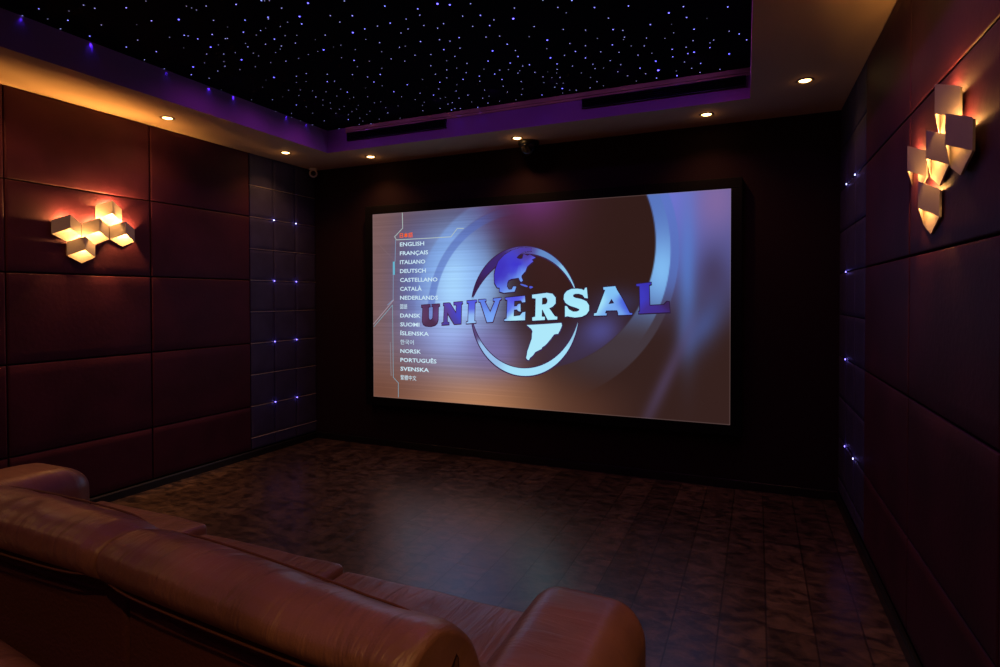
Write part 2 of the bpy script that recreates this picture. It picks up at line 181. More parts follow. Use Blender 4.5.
# floor: embossed brown planks running to the screen
def floor_mat():
    M = bpy.data.materials.new('mottled_planks'); M.use_nodes = True; nt = M.node_tree; N = nt.nodes; Lk = nt.links
    b = N['Principled BSDF']; tc = N.new('ShaderNodeTexCoord')
    mp = N.new('ShaderNodeMapping'); mp.inputs['Rotation'].default_value = (0,0,math.pi/2); mp.inputs['Location'].default_value = (.0, 1.72, 0)
    Lk.new(tc.outputs['Object'], mp.inputs[0])
    br = N.new('ShaderNodeTexBrick'); br.offset = .37; br.inputs['Scale'].default_value = 1
    br.inputs['Brick Width'].default_value = .92; br.inputs['Row Height'].default_value = .18
    br.inputs['Mortar Size'].default_value = .0038; br.inputs['Mortar Smooth'].default_value = .2
    br.inputs['Color1'].default_value = (.046,.029,.026,1); br.inputs['Color2'].default_value = (.084,.056,.050,1); br.inputs['Mortar'].default_value = (.02,.010,.007,1)
    Lk.new(mp.outputs[0], br.inputs[0])
    mp2 = N.new('ShaderNodeMapping'); mp2.inputs['Scale'].default_value = (3.4,5.2,1); Lk.new(tc.outputs['Object'], mp2.inputs[0])
    n1 = N.new('ShaderNodeTexNoise'); n1.inputs['Scale'].default_value = 3.2; n1.inputs['Detail'].default_value = 9; n1.inputs['Roughness'].default_value = .68; n1.inputs['Distortion'].default_value = .6
    Lk.new(mp2.outputs[0], n1.inputs['Vector'])
    r1 = N.new('ShaderNodeValToRGB'); r1.color_ramp.elements[0].position = .40; r1.color_ramp.elements[0].color = (.28,.25,.26,1)
    r1.color_ramp.elements[1].position = .64; r1.color_ramp.elements[1].color = (1.75,1.6,1.45,1)
    Lk.new(n1.outputs['Fac'], r1.inputs[0])
    mx = N.new('ShaderNodeMix'); mx.data_type = 'RGBA'; mx.blend_type = 'MULTIPLY'; mx.inputs[0].default_value = 1
    Lk.new(br.outputs['Color'], mx.inputs[6]); Lk.new(r1.outputs[0], mx.inputs[7]); Lk.new(mx.outputs[2], b.inputs['Base Color'])
    bp = N.new('ShaderNodeBump'); bp.inputs['Strength'].default_value = .35; bp.inputs['Distance'].default_value = .004
    sub = N.new('ShaderNodeMath'); sub.operation = 'SUBTRACT'; Lk.new(n1.outputs['Fac'], sub.inputs[0]); Lk.new(br.outputs['Fac'], sub.inputs[1])
    Lk.new(sub.outputs[0], bp.inputs['Height']); Lk.new(bp.outputs[0], b.inputs['Normal'])
    rr = N.new('ShaderNodeMapRange'); rr.inputs[3].default_value = .24; rr.inputs[4].default_value = .38
    Lk.new(n1.outputs['Fac'], rr.inputs[0]); Lk.new(rr.outputs[0], b.inputs['Roughness'])
    b.inputs['Specular IOR Level'].default_value = 1.0; b.inputs['Coat Weight'].default_value = .35; b.inputs['Coat Roughness'].default_value = .26
    return M
m_floor = floor_mat()

# ------------------------------------------------------------------ room shell
def struct(name, bm, m, parent=None, label=None):
    o = obj(name, bm, m, parent)
    if not parent: tag(o, label, None, None, 'structure')
    return o
bm = bmesh.new(); box(bm, XL-.45, .45, YB-.1, .1, -.12, 0)
struct('floor', bm, m_floor, label='mottled brown plank floor running towards the screen')
bm = bmesh.new(); box(bm, XL-.3, .3, 0, .12, 0, 2.95)
struct('wall_front', bm, m_front, label='near-black cloth wall behind the projection screen')
bm = bmesh.new(); box(bm, XL-.4, .4, YB-.12, YB, 0, 2.95)
struct('wall_back', bm, m_front, label='dark rear wall behind the seats')
def slab(side):
    bm = bmesh.new(); f = lx if side == 'left' else rx; s = -1 if side == 'left' else 1
    P = []
    for y in (YB, 0):
        for dx in (.025*s, .14*s): P.append((f(y)+dx, y))
    t = bmesh.new(); vs = {}
    for z in (0, 2.95):
        for i, p in enumerate(P): vs[(i, z)] = t.verts.new((*p, z))
    for a, b_ in ((0,1),(1,3),(3,2),(2,0)): t.faces.new((vs[(a,0)], vs[(b_,0)], vs[(b_,2.95)], vs[(a,2.95)]))
    for z in (0, 2.95): t.faces.new([vs[(i, z)] for i in (0,1,3,2)])
    merge(bm, t); return bm
wl = struct('wall_left', slab('left'), m_gap, label='left side wall of maroon padded panels with a slate grid by the screen')
wr_ = struct('wall_right', slab('right'), m_gap, label='right side wall of maroon padded panels with a slate grid by the screen')

def padded(side, y0, y1, z0, z1, m, name, gap=.005, dep=.024, bulge=.0015, fine=False):
    """one upholstered panel standing off the batten wall; local u along y"""
    f = lx if side == 'left' else rx; s = 1 if side == 'left' else -1
    y0 += gap; y1 -= gap; z0 += gap; z1 -= gap
    n = 6; bm = bmesh.new(); g = {}
    ts = [0, .006, .014] + [i/8 for i in range(1, 8)] + [.986, .994, 1]
    def prof(a, L):
        d = min(a, 1-a)*L; e = .006
        return 1-(1-min(1, d/e))**2
    for i, a in enumerate(ts):
        for j, b_ in enumerate(ts):
            y = y0+a*(y1-y0); z = z0+b_*(z1-z0)
            k = prof(a, y1-y0)*prof(b_, z1-z0)
            out = dep*(.80+.20*k)+bulge*math.sin(math.pi*a)*math.sin(math.pi*b_)
            g[i, j] = bm.verts.new((f(y)+s*(-.024+out), y, z))
    N = len(ts)
    for i in range(N-1):
        for j in range(N-1):
            fc = bm.faces.new((g[i,j], g[i+1,j], g[i+1,j+1], g[i,j+1])); fc.smooth = True
    # rim back to the batten
    rim = [(i,0) for i in range(N)]+[(N-1,j) for j in range(1,N)]+[(i,N-1) for i in range(N-2,-1,-1)]+[(0,j) for j in range(N-2,0,-1)]
    bk = [bm.verts.new((f(g[q].co.y)-s*.0245, g[q].co.y, g[q].co.z)) for q in rim]
    for k in range(len(rim)):
        k2 = (k+1) % len(rim); bm.faces.new((g[rim[k]], g[rim[k2]], bk[k2], bk[k]))
    return obj(name, bm, m, wl if side == 'left' else wr_)
ZR = [0.062]+[round(2.6-.5415*k, 4) for k in (4,3,2,1,0)]
ZG = [0.062]+[round(2.6-.2708*k, 4) for k in range(9,-1,-1)]
YS = {'left': [-.79, -1.664, -2.535, -3.405, -4.28, -5.15, -6.02, -6.89], 'right': [-.90, -1.785, -2.655, -3.53, -4.40, -5.27, -6.14]}
for side in ('left', 'right'):
    ys = YS[side]
    for y1, y0 in zip(ys[:-1], ys[1:]):
        for z0, z1 in zip(ZR[:-1], ZR[1:]):
            padded(side, y0, y1, z0, z1, m_panel, 'upholstered_panel', gap=.0032)
    gy = [0, -.262, -.526, ys[0]] if side == 'left' else [0, -.30, -.60, ys[0]]
    for y1, y0 in zip(gy[:-1], gy[1:]):
        for z0, z1 in zip(ZG[:-1], ZG[1:]):
            padded(side, y0, y1, z0, z1, m_grid, 'padded_tile', gap=.0019, bulge=.001)

# slim metal inlays in the level joints of the left grid
m_inlay = mat('inlay_metal', (.70,.60,.56), .4, metal=.3)
for z in ZG[1:-1]:
    bm = bmesh.new(); a, b_ = YS['left'][0]+.003, -.004
    P = [(lx(a)-.012, a), (lx(a)+.0038, a), (lx(b_)+.0038, b_), (lx(b_)-.012, b_)]
    A = [bm.verts.new((*p, z-.0011)) for p in P]; B = [bm.verts.new((*p, z+.0011)) for p in P]
    bm.faces.new(A[::-1]); bm.faces.new(B)
    for k in range(4): bm.faces.new((A[k], A[(k+1)%4], B[(k+1)%4], B[k]))
    obj('inlay_strip', bm, m_inlay, wl)

# baseboards
def baseboard(name, side):
    bm = bmesh.new()
    if side == 'front': box(bm, XL, 0, -.02, 0, 0, .06, .004)
    else:
        f = lx if side == 'left' else rx; s = 1 if side == 'left' else -1
        q = [(0,0),(0.018,0),(.018,.050),(.012,.058),(0,.058)]
        A = [bm.verts.new((f(YB)+s*a, YB, z)) for a, z in q]; B = [bm.verts.new((f(-.02)+s*a, -.02, z)) for a, z in q]
        for k in range(5): bm.faces.new((A[k], A[(k+1)%5], B[(k+1)%5], B[k]))
        bm.faces.new(A); bm.faces.new(B[::-1])
    struct(name, bm, m_base)
for s in ('left', 'right', 'front'): baseboard('baseboard_'+s, s)

# ------------------------------------------------------------------ ceiling: soffit ring, fascia, star panel
YF = -.50; YO = -6.3
OXL0, OXL1 = -3.858, -3.858-.0186*5.8; OXR0, OXR1 = -.545, -.545+.0178*5.8
bm = bmesh.new()
inn = [(OXL0, YF), (OXR0, YF), (OXR1, YO), (OXL1, YO)]
out_ = [(XL-.1, 0), (.1, 0), (.25, YB), (XL-.3, YB)]
vi = {z: [bm.verts.new((*p, z)) for p in inn] for z in (2.6, 2.79)}
vo = {z: [bm.verts.new((*p, z)) for p in out_] for z in (2.6, 2.95)}
for k in range(4):
    k2 = (k+1) % 4
    f1 = bm.faces.new((vi[2.6][k], vi[2.6][k2], vo[2.6][k2], vo[2.6][k])); f1.material_index = 0
    f2 = bm.faces.new((vi[2.6][k], vi[2.6][k2], vi[2.79][k2], vi[2.79][k])); f2.material_index = 1
    f3 = bm.faces.new((vo[2.6][k], vo[2.6][k2], vo[2.95][k2], vo[2.95][k])); f3.material_index = 0
bm.faces.new(vo[2.95])
ceil = struct('ceiling', bm, [m_soffit, m_fascia], label='plain soffit round the raised star ceiling')
# a slim bead that runs round the top of the fascia
def bead(x0, y0, x1, y1, nx, ny, z0=2.742, z1=2.788, d=.012):
    bm = bmesh.new()
    for (a, b_) in ((z0, z0+.014), (z0+.018, z1)):
        pts = [(x0,y0,a),(x1,y1,a),(x1,y1,b_),(x0,y0,b_)]
        A = [bm.verts.new(p) for p in pts]; B = [bm.verts.new((p[0]+nx*d, p[1]+ny*d, p[2])) for p in pts]
        bm.faces.new(A); bm.faces.new(B[::-1])
        for k in range(4): bm.faces.new((A[k], A[(k+1)%4], B[(k+1)%4], B[k]))
    return obj('bead_moulding', bm, m_soffit, ceil)
bead(OXL0+.2, YF, OXR0, YF, 0, -1)

m_star_bg = mat('star_cloth', (.0035,.003,.006), .9, spec=.05)
stars = thing('star_ceiling_panel', 'black raised ceiling panel dotted with tiny blue-white fibre stars', 'star ceiling', (-2.2, -3.4, 2.79))
bm = bmesh.new()
t = [(p[0]+(2.2)+s*.05, p[1]+3.4+q*.05) for p, s, q in zip(inn, (-1,1,1,-1), (1,1,-1,-1))]
A = [bm.verts.new((*p, 0)) for p in t]; B = [bm.verts.new((*p, .03)) for p in t]
bm.faces.new(A); bm.faces.new(B[::-1])
for k in range(4): bm.faces.new((A[k], A[(k+1)%4], B[(k+1)%4], B[k]))
obj('panel_cloth', bm, m_star_bg, stars)
m_star = {0: emat('star_0', (.5,.5,.8), .22), 1: emat('star_1', (.48,.48,.9), .55), 2: emat('star_2', (.42,.42,1), 1.15), 3: emat('star_3', (.26,.25,1), 2.2),
          4: emat('star_4', (.13,.11,1), 4.2), 5: emat('star_5', (.12,.09,1), 5.5), 6: emat('star_6', (.11,.07,1), 7.5)}
srad = {0: .0024, 1: .0027, 2: .0030, 3: .0035, 4: .0046, 5: .0052, 6: .0064}
def star_bm(bm, x, y, k, rr=None):
    """the rounded end of one optical fibre"""
    r = rr or srad[k]; n = 8
    R1 = [bm.verts.new((x+r*math.cos(6.2832*i/n), y+r*math.sin(6.2832*i/n), 0)) for i in range(n)]
    R2 = [bm.verts.new((x+.7*r*math.cos(6.2832*i/n), y+.7*r*math.sin(6.2832*i/n), -.6*r)) for i in range(n)]
    for i in range(n):
        f = bm.faces.new((R1[i], R1[(i+1)%n], R2[(i+1)%n], R2[i])); f.material_index = k
    f = bm.faces.new(R2); f.material_index = k
order = sorted(STARS, key=lambda s: -s[2])
MS = [m_star[k] for k in range(7)]
for x, y, k in order[:100]:
    bm = bmesh.new(); star_bm(bm, 0, 0, k)
    o = obj('fibre_star', bm, MS, stars, loc=(x+2.2, y+3.4, 0))
bm = bmesh.new()
for x, y, k in order[100:]: star_bm(bm, x+2.2, y+3.4, k)
rs = random.Random(3)
for i in range(420):      # the part of the star field above and behind the camera
    x = rs.uniform(-3.8, -.55); y = rs.uniform(-6.2, -2.75)
    if y < -2.85: star_bm(bm, x+2.2, y+3.4, rs.choice((1,1,2,2,2,3)))
o = obj('faint_fibre_stars', bm, MS, stars); o['kind'] = 'stuff'
# fibres nearly touching the fascia rake it; the other spots are added violet fill
BL = (.20,.12,1.0)
rake = [(95/1,0)]
for x, y, p in RAKES: lamp('SPOT', (x-.020 if y > -3 and x < -3.8 else x, y+(.010 if y > -.6 else 0), 2.780), P_STAR*p*2.2, (.10,.03,1), .003, (0,0,0), math.radians(95), 1, name='star_and_added_fill')
for i in range(4):
    for j in range(5):
        lamp('SPOT', (-3.45+i*.83+(.2 if j % 2 else 0), -.95-1.15*j, 2.77), P_STAR*P_FIELD, (.62,.10,1), .012, (0,0,0), math.radians(160), .6, name='star_and_added_fill')  # added fill on an even grid, not at the fibre ends

for j in range(4): lamp('SPOT', (-.80, -.85-.45*j, 2.768), P_STAR*60, (.95,.12,.85), .01, (0, math.radians(-20), 0), math.radians(150), 1, name='star_and_added_fill')  # added magenta spots, tilted to tint the right wall
for j in range(3): lamp('SPOT', (-3.60, -.85-.45*j, 2.768), P_STAR*26, (.75,.10,1), .01, (0, math.radians(20), 0), math.radians(150), 1, name='star_and_added_fill')  # added violet spots, tilted towards the left wall
for i in range(7): lamp('SPOT', (-3.5+i*.44, -.86, 2.768), P_STAR*16, (.50,.12,1), .01, (math.radians(62), 0, 0), math.radians(125), 1, name='star_and_added_fill')  # added spots turned forward to brighten the front fascia

# vents: two linear grilles let into the front fascia
def vent(x0, x1, label):
    zc = 2.708; h = .066
    v = thing('air_vent', label, 'air vent', ((x0+x1)/2, YF, zc-h/2), group=None)
    L = (x1-x0)/2
    bm = bmesh.new()
    box(bm, -L, L, -.010, -.001, 0, h)
    obj('backing', bm, m_gap, v)
    bm = bmesh.new()
    for a, b_, c, d in ((-L, L, 0, .004), (-L, L, h-.004, h)): box(bm, a, b_, -.020, -.001, c, d)
    for a in (-L, L-.004): box(bm, a, a+.004, -.020, -.001, 0, h)
    obj('frame', bm, m_vent, v)
    for k in range(4):
        bm = bmesh.new(); z = .013+k*.0128
        poly(bm, [(-L+.004,-.018,z-.002),(L-.004,-.018,z-.002),(L-.004,-.011,z+.003),(-L+.004,-.011,z+.003)])
        poly(bm, [(-L+.004,-.018,z-.0005),(L-.004,-.018,z-.0005),(L-.004,-.011,z+.0045),(-L+.004,-.011,z+.0045)])
        obj('slat', bm, m_vent, v)
vent(-3.64, -2.70, 'black slotted air vent in the front fascia, left one, by the ceiling corner')
vent(-1.62, -.57, 'black slotted air vent in the front fascia, right one, above the screen side')

# ------------------------------------------------------------------ downlights
m_trim = mat('downlight_trim', (.30,.22,.15), .4, metal=.4)
m_bulb = emat('warm_bulb', (1,.62,.22), 14)
WARM = (1, .46, .14)
def make_down(loc, label, group='recessed downlights in the soffit'):
    t = thing('downlight', label, 'ceiling light', loc, group=group)
    bm = bmesh.new(); lathe(bm, [(.046,0),(.046,-.003),(.042,-.005),(.034,-.004),(.031,0)], 28); obj('trim_ring', bm, m_trim, t)
    bm = bmesh.new(); lathe(bm, [(0,-.007),(.012,-.0065),(.024,-.004),(.031,-.0005)], 28); obj('lens', bm, m_bulb, t)
    return t
DL = [(-4.204,-1.718,'lit downlight over the left wall, farther from the screen, above the wall lamp side'),
      (-4.172,-.66,'lit downlight over the left wall grid, near the front corner'),
      (-3.60,-.245,'lit downlight above the upper left corner of the screen'),
      (-2.208,-.265,'lit downlight above the middle of the screen beside the black dome'),
      (-.819,-.275,'lit downlight above the upper right corner of the screen'),
      (-.255,-.694,'lit downlight in the right soffit, largest in view, by the right wall grid')]
d0 = make_down((DL[0][0], DL[0][1], H), DL[0][2])
for x, y, lb in DL[1:]:
    r = d0.copy(); C.objects.link(r); r.location = (x, y, H); r['label'] = lb
    for ch in list(d0.children):
        c = ch.copy(); C.objects.link(c); c.parent = r
OUTL = ['downlight of the left soffit just beyond the left edge of the picture', 'downlight of the left soffit beyond the wall lamp, level with the sofa',
        'downlight of the right soffit above the right wall lamp, just above the picture', 'downlight of the right soffit between the right wall lamp and the seats',
        'downlight of the right soffit level with the viewer', 'unseen downlight added at the rear of the left soffit', 'unseen downlight added at the rear of the right soffit']
DLALL = [(x, y, 1) for x, y, _ in DL] + [(-4.23,-2.78,1), (-4.25,-3.84,1), (-.24,-1.78,1), (-.22,-2.86,1), (-.2,-3.9,1), (-4.27,-4.9,1), (-.18,-5.0,1)]
for i, (x, y, k) in enumerate(DLALL):
    if i >= 6:   # the row goes on unseen; its rearmost pair is added to brighten the sofa's rear
        r = d0.copy(); C.objects.link(r); r.location = (x, y, H); r['label'] = OUTL[i-6]
        for ch in list(d0.children):
            c = ch.copy(); C.objects.link(c); c.parent = r
    lamp('SPOT', (x, y, H-.014), P_DOWN*DP[i], WARM, .018, (0,0,0), math.radians(128 if i < 6 else 136), 1, name='downlight_beam')
    lamp('POINT', (x, y, H-.022), P_GLOW*DP[i], WARM, .012, name='downlight_glow')

# ------------------------------------------------------------------ wall lamps: honeycomb of five folded cubes
m_lampw = mat('satin_white_lamp', (.38,.33,.30), .5)
def sconce(side, label, cells, hw, R, p, pw=1):
    f = lx if side == 'left' else rx; s = 1 if side == 'left' else -1
    cy = sum(c[0] for c in cells)/5; cz = sum(c[1] for c in cells)/5
    base = f(cy)+s*.003
    t = thing('wall_lamp', label, 'wall lamp', (base, cy, cz), math.atan(-AL if side == 'left' else -AR))
    for (y, zb) in cells:
        y0 = y-cy; z0 = zb-cz
        # local coordinates: x off the wall, y along it
        X = lambda d: s*d
        bm = bmesh.new()
        hexp = [(0,0),(hw,R/2),(hw,1.44*R),(hw*.5,1.44*R),(-hw*.5,1.44*R),(-hw,1.44*R),(-hw,R/2)]
        A = [bm.verts.new((X(.002), y0+a, z0+b_)) for a, b_ in hexp]; B = [bm.verts.new((X(.008), y0+a, z0+b_)) for a, b_ in hexp]
        bm.faces.new(A); bm.faces.new(B[::-1])
        for k in range(7): bm.faces.new((A[k], A[(k+1)%7], B[(k+1)%7], B[k]))
        c = obj('cube_shade', bm, m_lampw, t)
        # folded front: two plates meeting at an upright fold
        bm = bmesh.new(); th = .0025
        for sg in (-1, 1):
            o_ = [(.008, sg*hw, R/2), (p, 0, R), (p, 0, 2*R), (.008, sg*hw, 1.5*R)]
            i_ = [(.008, sg*(hw-th), R/2), (p-th, 0, R), (p-th, 0, 2*R), (.008, sg*(hw-th), 1.5*R)]
            O = [bm.verts.new((X(a), y0+b_, z0+c_)) for a, b_, c_ in o_]; I = [bm.verts.new((X(a), y0+b_, z0+c_)) for a, b_, c_ in i_]
            bm.faces.new(O); bm.faces.new(I[::-1])
            for k in range(4): bm.faces.new((O[k], O[(k+1)%4], I[(k+1)%4], I[k]))
        obj('folded_front', bm, m_lampw, c)
        bm = bmesh.new(); box(bm, min(X(.008), X(.014)), max(X(.008), X(.014)), y0-.018, y0+.018, z0+1.18*R, z0+1.42*R, .001)
        obj('led_board', bm, m_led, c)
        wx = base+s*(p*.50)
        l = lamp('POINT', (wx+(f(y)-f(cy)), y, zb+1.42*R), P_SCONCE*pw, (1,.46,.12), .006, name='lamp_bulb_light')
    return t
m_led = emat('warm_led_board', (1,.66,.28), 10)
sconce('left', 'white honeycomb wall lamp of five folded cubes on the left wall', [(-2.22,1.717),(-2.043,1.717),(-1.866,1.716),(-1.955,1.844),(-2.134,1.589)], .0855, .0855, .044, 2.2)
sconce('right', 'white honeycomb wall lamp of five folded cubes on the right wall, larger and nearer', [(-1.915,1.731),(-2.195,1.715),(-2.42,1.705),(-2.30,1.828),(-2.09,1.571)], .108, .0895, .044, .75)

# ------------------------------------------------------------------ blue LED studs in the side grids
m_stud = emat('blue_led', (.20,.15,1), 6)
m_studw = emat('blue_white_led', (.5,.5,1), 5)
def stud(side, y, z, label, white=False, power=1):
    f = lx if side == 'left' else rx; s = 1 if side == 'left' else -1
    t = thing('led_stud', label, 'LED light', (f(y), y, z), group='small LED studs on the tile corners of the '+side+' wall')
    bm = bmesh.new(); M = Matrix.Rotation(s*math.pi/2, 4, 'Y')
    lathe(bm, [(.0085,-.006),(.0085,.001),(.0075,.003),(.0055,.003)], 16, 0, M); obj('collar', bm, m_metal, t)
    bm = bmesh.new(); lathe(bm, [(.0062,.002),(.0052,.0055),(.003,.0075),(0,.008)], 16, 0, M); obj('lens', bm, m_studw if white else m_stud, t)
    lamp('POINT', (f(y)+s*.014, y, z), .012*power, (.25,.18,1), .004, name='stud_light')
rows = ['top', 'second', 'third', 'bottom']
for j, k in enumerate((2,4,6,8)):
    z = 2.6-.2708*k
    stud('left', -.526, z, rows[j]+' LED stud of the column farther from the screen on the left wall', j == 0)
    stud('left', -.262, z, rows[j]+' LED stud of the column nearer the screen on the left wall', j == 0)
    stud('right', -.30, z, rows[j]+' LED stud of the column nearer the screen on the right wall', j in (0,))
    if j in (0, 3):
        stud('right', -.60, z, rows[j]+' LED stud of the column farther from the screen on the right wall', True)

# ------------------------------------------------------------------ security cameras
m_white = mat('camera_white', (.80,.74,.72), .45)
m_glass = mat('dark_glass', (.004,.004,.005), .08, spec=.8)
t = thing('security_camera', 'small pale security camera under the soffit in the front left corner', 'security camera', (-4.385, -.085, H))
bm = bmesh.new(); lathe(bm, [(0,0),(.040,0),(.040,-.010),(.030,-.016),(0,-.016)], 24); obj('mount', bm, m_white, t)
bm = bmesh.new(); M = Matrix.Translation((0,0,-.046)) @ Matrix.Rotation(math.radians(42), 4, 'Z') @ Matrix.Rotation(math.radians(100), 4, 'X')
lathe(bm, [(0,-.036),(.020,-.034),(.034,-.018),(.040,.0),(.038,.018),(.030,.028),(.024,.030)], 24, 0, M); hd = obj('head', bm, m_white, t)
bm = bmesh.new(); lathe(bm, [(.024,.029),(.016,.034),(0,.036)], 24, 0, M); obj('lens', bm, m_glass, hd)
t = thing('dome_camera', 'round black dome under the soffit above the middle of the screen', 'security camera', (-2.165, -.13, H))
bm = bmesh.new(); lathe(bm, [(0,0),(.082,0),(.084,-.012),(.080,-.030),(.074,-.036),(0,-.036)], 36); obj('housing', bm, m_metal, t)
bm = bmesh.new(); lathe(bm, [(.072,-.034)]+[(.072*math.cos(a), -.036-.078*math.sin(a)) for a in [i*math.pi/20 for i in range(1, 11)]], 36); obj('dome', bm, m_glass, t)

# ------------------------------------------------------------------ projection screen
X0, X1, Z0, Z1 = -3.718, -.671, .459, 2.125
YSC = -.06
scr = thing('projection_screen', 'large framed projection screen on the front wall showing a language menu and globe logo', 'projection screen', ((X0+X1)/2, -.005, Z0-.075))
OX, OY, OZ = (X0+X1)/2, -.005, Z0-.075
def loc(x, z, d=0): return (x-OX, YSC-d-OY, z-OZ)
bm = bmesh.new(); fwid = .075
for a, b_, c, d in ((X0-fwid, X1+fwid, Z0-fwid, Z0), (X0-fwid, X1+fwid, Z1, Z1+fwid), (X0-fwid, X0, Z0, Z1), (X1, X1+fwid, Z0, Z1)):
    box(bm, a-OX, b_-OX, -.075-OY, -.008-OY, c-OZ, d-OZ, .004)
obj('screen_frame', bm, m_black, scr)
bm = bmesh.new(); box(bm, X0-OX, X1-OX, -.055-OY, -.01-OY, Z0-OZ, Z1-OZ); obj('backing', bm, m_black, scr)
def cmat():
    M = bpy.data.materials.new('projected_picture'); M.use_nodes = True; nt = M.node_tree; nt.nodes.clear()
    o = nt.nodes.new('ShaderNodeOutputMaterial'); e = nt.nodes.new('ShaderNodeEmission'); a = nt.nodes.new('ShaderNodeAttribute')
    a.attribute_name = 'pic'; nt.links.new(a.outputs['Color'], e.inputs[0]); e.inputs[1].default_value = K_SCREEN
    nt.links.new(e.outputs[0], o.inputs[0]); return M
m_pic = cmat()
def sl(c):
    c = np.clip(np.asarray(c, float), 0, 255)/255
    return np.where(c <= .04045, c/12.92, ((c+.055)/1.055)**2.4)
def setcol(me, cols):
    at = me.color_attributes.new('pic', 'FLOAT_COLOR', 'POINT')
    a = np.ones((len(me.vertices), 4), np.float32); a[:, :3] = cols
    at.data.foreach_set('color', a.ravel())
# picture background, defined over the picture's own u (across) and v (up)
def bg(u, v):
    A = 1.829; X = u*A; Y = v
    c = np.zeros(u.shape+(3,)); 
    def mix(c, col, w): w = np.clip(w, 0, 1)[..., None]; return c*(1-w)+np.array(col, float)*w
    def g(cu, cv, su, sv, rot=0):
        du = (u-cu)*A; dv = v-cv
        if rot: du, dv = du*math.cos(rot)+dv*math.sin(rot), -du*math.sin(rot)+dv*math.cos(rot)
        return np.exp(-(du/(su*A))**2-(dv/sv)**2)
    sm = lambda a, b, x: (lambda t: t*t*(3-2*t))(np.clip((x-a)/(b-a), 0, 1))
    c = c+np.array((50,29,26.))
    c = mix(c, (128,96,94), (1-sm(.0,.42,u))*.95)
    c = mix(c, (112,72,58), (1-sm(.0,.32,v))*(1-sm(.3,.8,u)))
    c = mix(c, (86,56,44), (1-sm(.0,.35,v))*sm(.3,.5,u)*(1-sm(.7,1,u))*.7)
    c = mix(c, (184,126,86), g(.34,.0,.19,.22)*.95)
    c = mix(c, (110,50,118), g(.50,1.02,.17,.20)*.95)
    c = mix(c, (84,88,150), g(.15,.62,.08,.34)*.85)
    c = mix(c, (112,150,232), g(.29,.66,.13,.33)*.95)
    c = mix(c, (150,160,225), g(.27,.36,.14,.19)*.95)
    c = mix(c, (168,214,255), g(.275,.60,.090,.24)*.97)
    c = mix(c, (150,195,250), g(.37,.60,.06,.16)*.6)
    c = mix(c, (120,110,170), g(.40,.28,.09,.12)*.8)
    # swept bands at the left of the globe
    r = np.hypot(X-.88, Y-.46)
    b1 = sm(.488,.496,r)*(1-sm(.530,.538,r))*(X < .86)*(Y > .42)
    b2 = sm(.533,.541,r)*(1-sm(.60,.62,r))*(X < .86)*(Y > .42)
    c = mix(c, (82,104,186), b1*.55*np.clip(g(.27,.72,.16,.40)*1.6, 0, 1)); c = mix(c, (130,175,245), b2*.5*g(.26,.76,.13,.30))
    # brushed lines
    rn = np.random.RandomState(5); ln = rn.normal(0, 1, 300); ln2 = np.interp(v, np.linspace(0,1,300), ln)
    c = c*(1+.030*ln2*(1-sm(.4,.62,u)))[..., None]
    # dark disc
    rd = np.hypot(X-DCX, Y-DCY); disc = 1-sm(DR-.004,DR+.004,rd)
    dk = disc*sm(.40,.56,u+.12*(v-.5))
    dcol = np.zeros_like(c)+np.array((49,28,25.))
    dcol = mix(dcol, (62,33,34), g(.56,.8,.10,.4)*.6); dcol = mix(dcol, (112,52,120), g(.52,1.06,.10,.18)*.9)
    dcol = mix(dcol, (84,84,160), g(.69,.38,.06,.08,.5)*.9)
    dcol = mix(dcol, (62,52,86), g(.62,.28,.10,.12,.4)*.7); dcol = mix(dcol, (58,56,98), g(.74,.52,.06,.06)*.7)
    dcol = mix(dcol, (70,52,66), g(.5,.3,.1,.12)*.8)
    c = c*(1-dk[..., None])+dcol*dk[..., None]
    # right side, outside the disc
    R_ = (1-disc)*sm(.50,.74,u+.1*v)
    rc = np.zeros_like(c)+np.array((52,32,29.)); rc = mix(rc, (92,56,42), (1-sm(.0,.25,v))*(1-sm(.55,.85,u)))
    rc = mix(rc, (84,88,150), sm(.34,.74,v)*.9); rc = mix(rc, (110,118,214), g(.86,1.0,.11,.32)*.9)
    rc = mix(rc, (132,104,158), g(.97,.96,.06,.16)*.85)
    rc = mix(rc, (86,126,205), g(.905,.66,.020,.30)*.75)
    rc = mix(rc, (66,54,84), g(.962,.64,.035,.12)*.75)
    rc = mix(rc, (74,92,158), g(.940,.42,.035,.13,-.5)*.7)
    rc = mix(rc, (78,92,150), g(.905,.42,.022,.12)*.6)
    rc = mix(rc, (82,68,104), g(.855,.18,.016,.30,-.42)*.6)
    ro = np.hypot(X-.90, Y-.75); ins = 1-sm(.680,.686,ro); ins2 = 1-sm(.716,.722,ro)
    rc = mix(rc, (86,116,192), (ins2-ins)*sm(.42,.66,v)*.7)
    rc = mix(rc, (78,74,90), ins2*(1-sm(.4,.6,v))*.5*sm(.06,.3,v))
    rc = mix(rc, (84,116,186), ins*sm(.34,.60,v)*.85)
    rc = mix(rc, (132,192,246), ins*g(.845,.66,.06,.16)*.9)
    c = c*(1-R_[..., None])+rc*R_[..., None]
    e = np.minimum(np.minimum(u*A, (1-u)*A), np.minimum(v, 1-v))
    c = mix(c, (150,130,130), (e < .005)*.35)
    return c
nu, nv = 366, 200
bm = None
me = bpy.data.meshes.new('screen_surface')
uu, vv = np.meshgrid(np.linspace(0,1,nu), np.linspace(0,1,nv))
verts = np.stack([X0+uu*(X1-X0)-OX, np.full(uu.shape, YSC-OY), Z0+vv*(Z1-Z0)-OZ], -1).reshape(-1,3)
idx = np.arange(nu*nv).reshape(nv, nu)
faces = np.stack([idx[:-1,:-1], idx[:-1,1:], idx[1:,1:], idx[1:,:-1]], -1).reshape(-1,4)
me.from_pydata(verts.tolist(), [], faces.tolist())
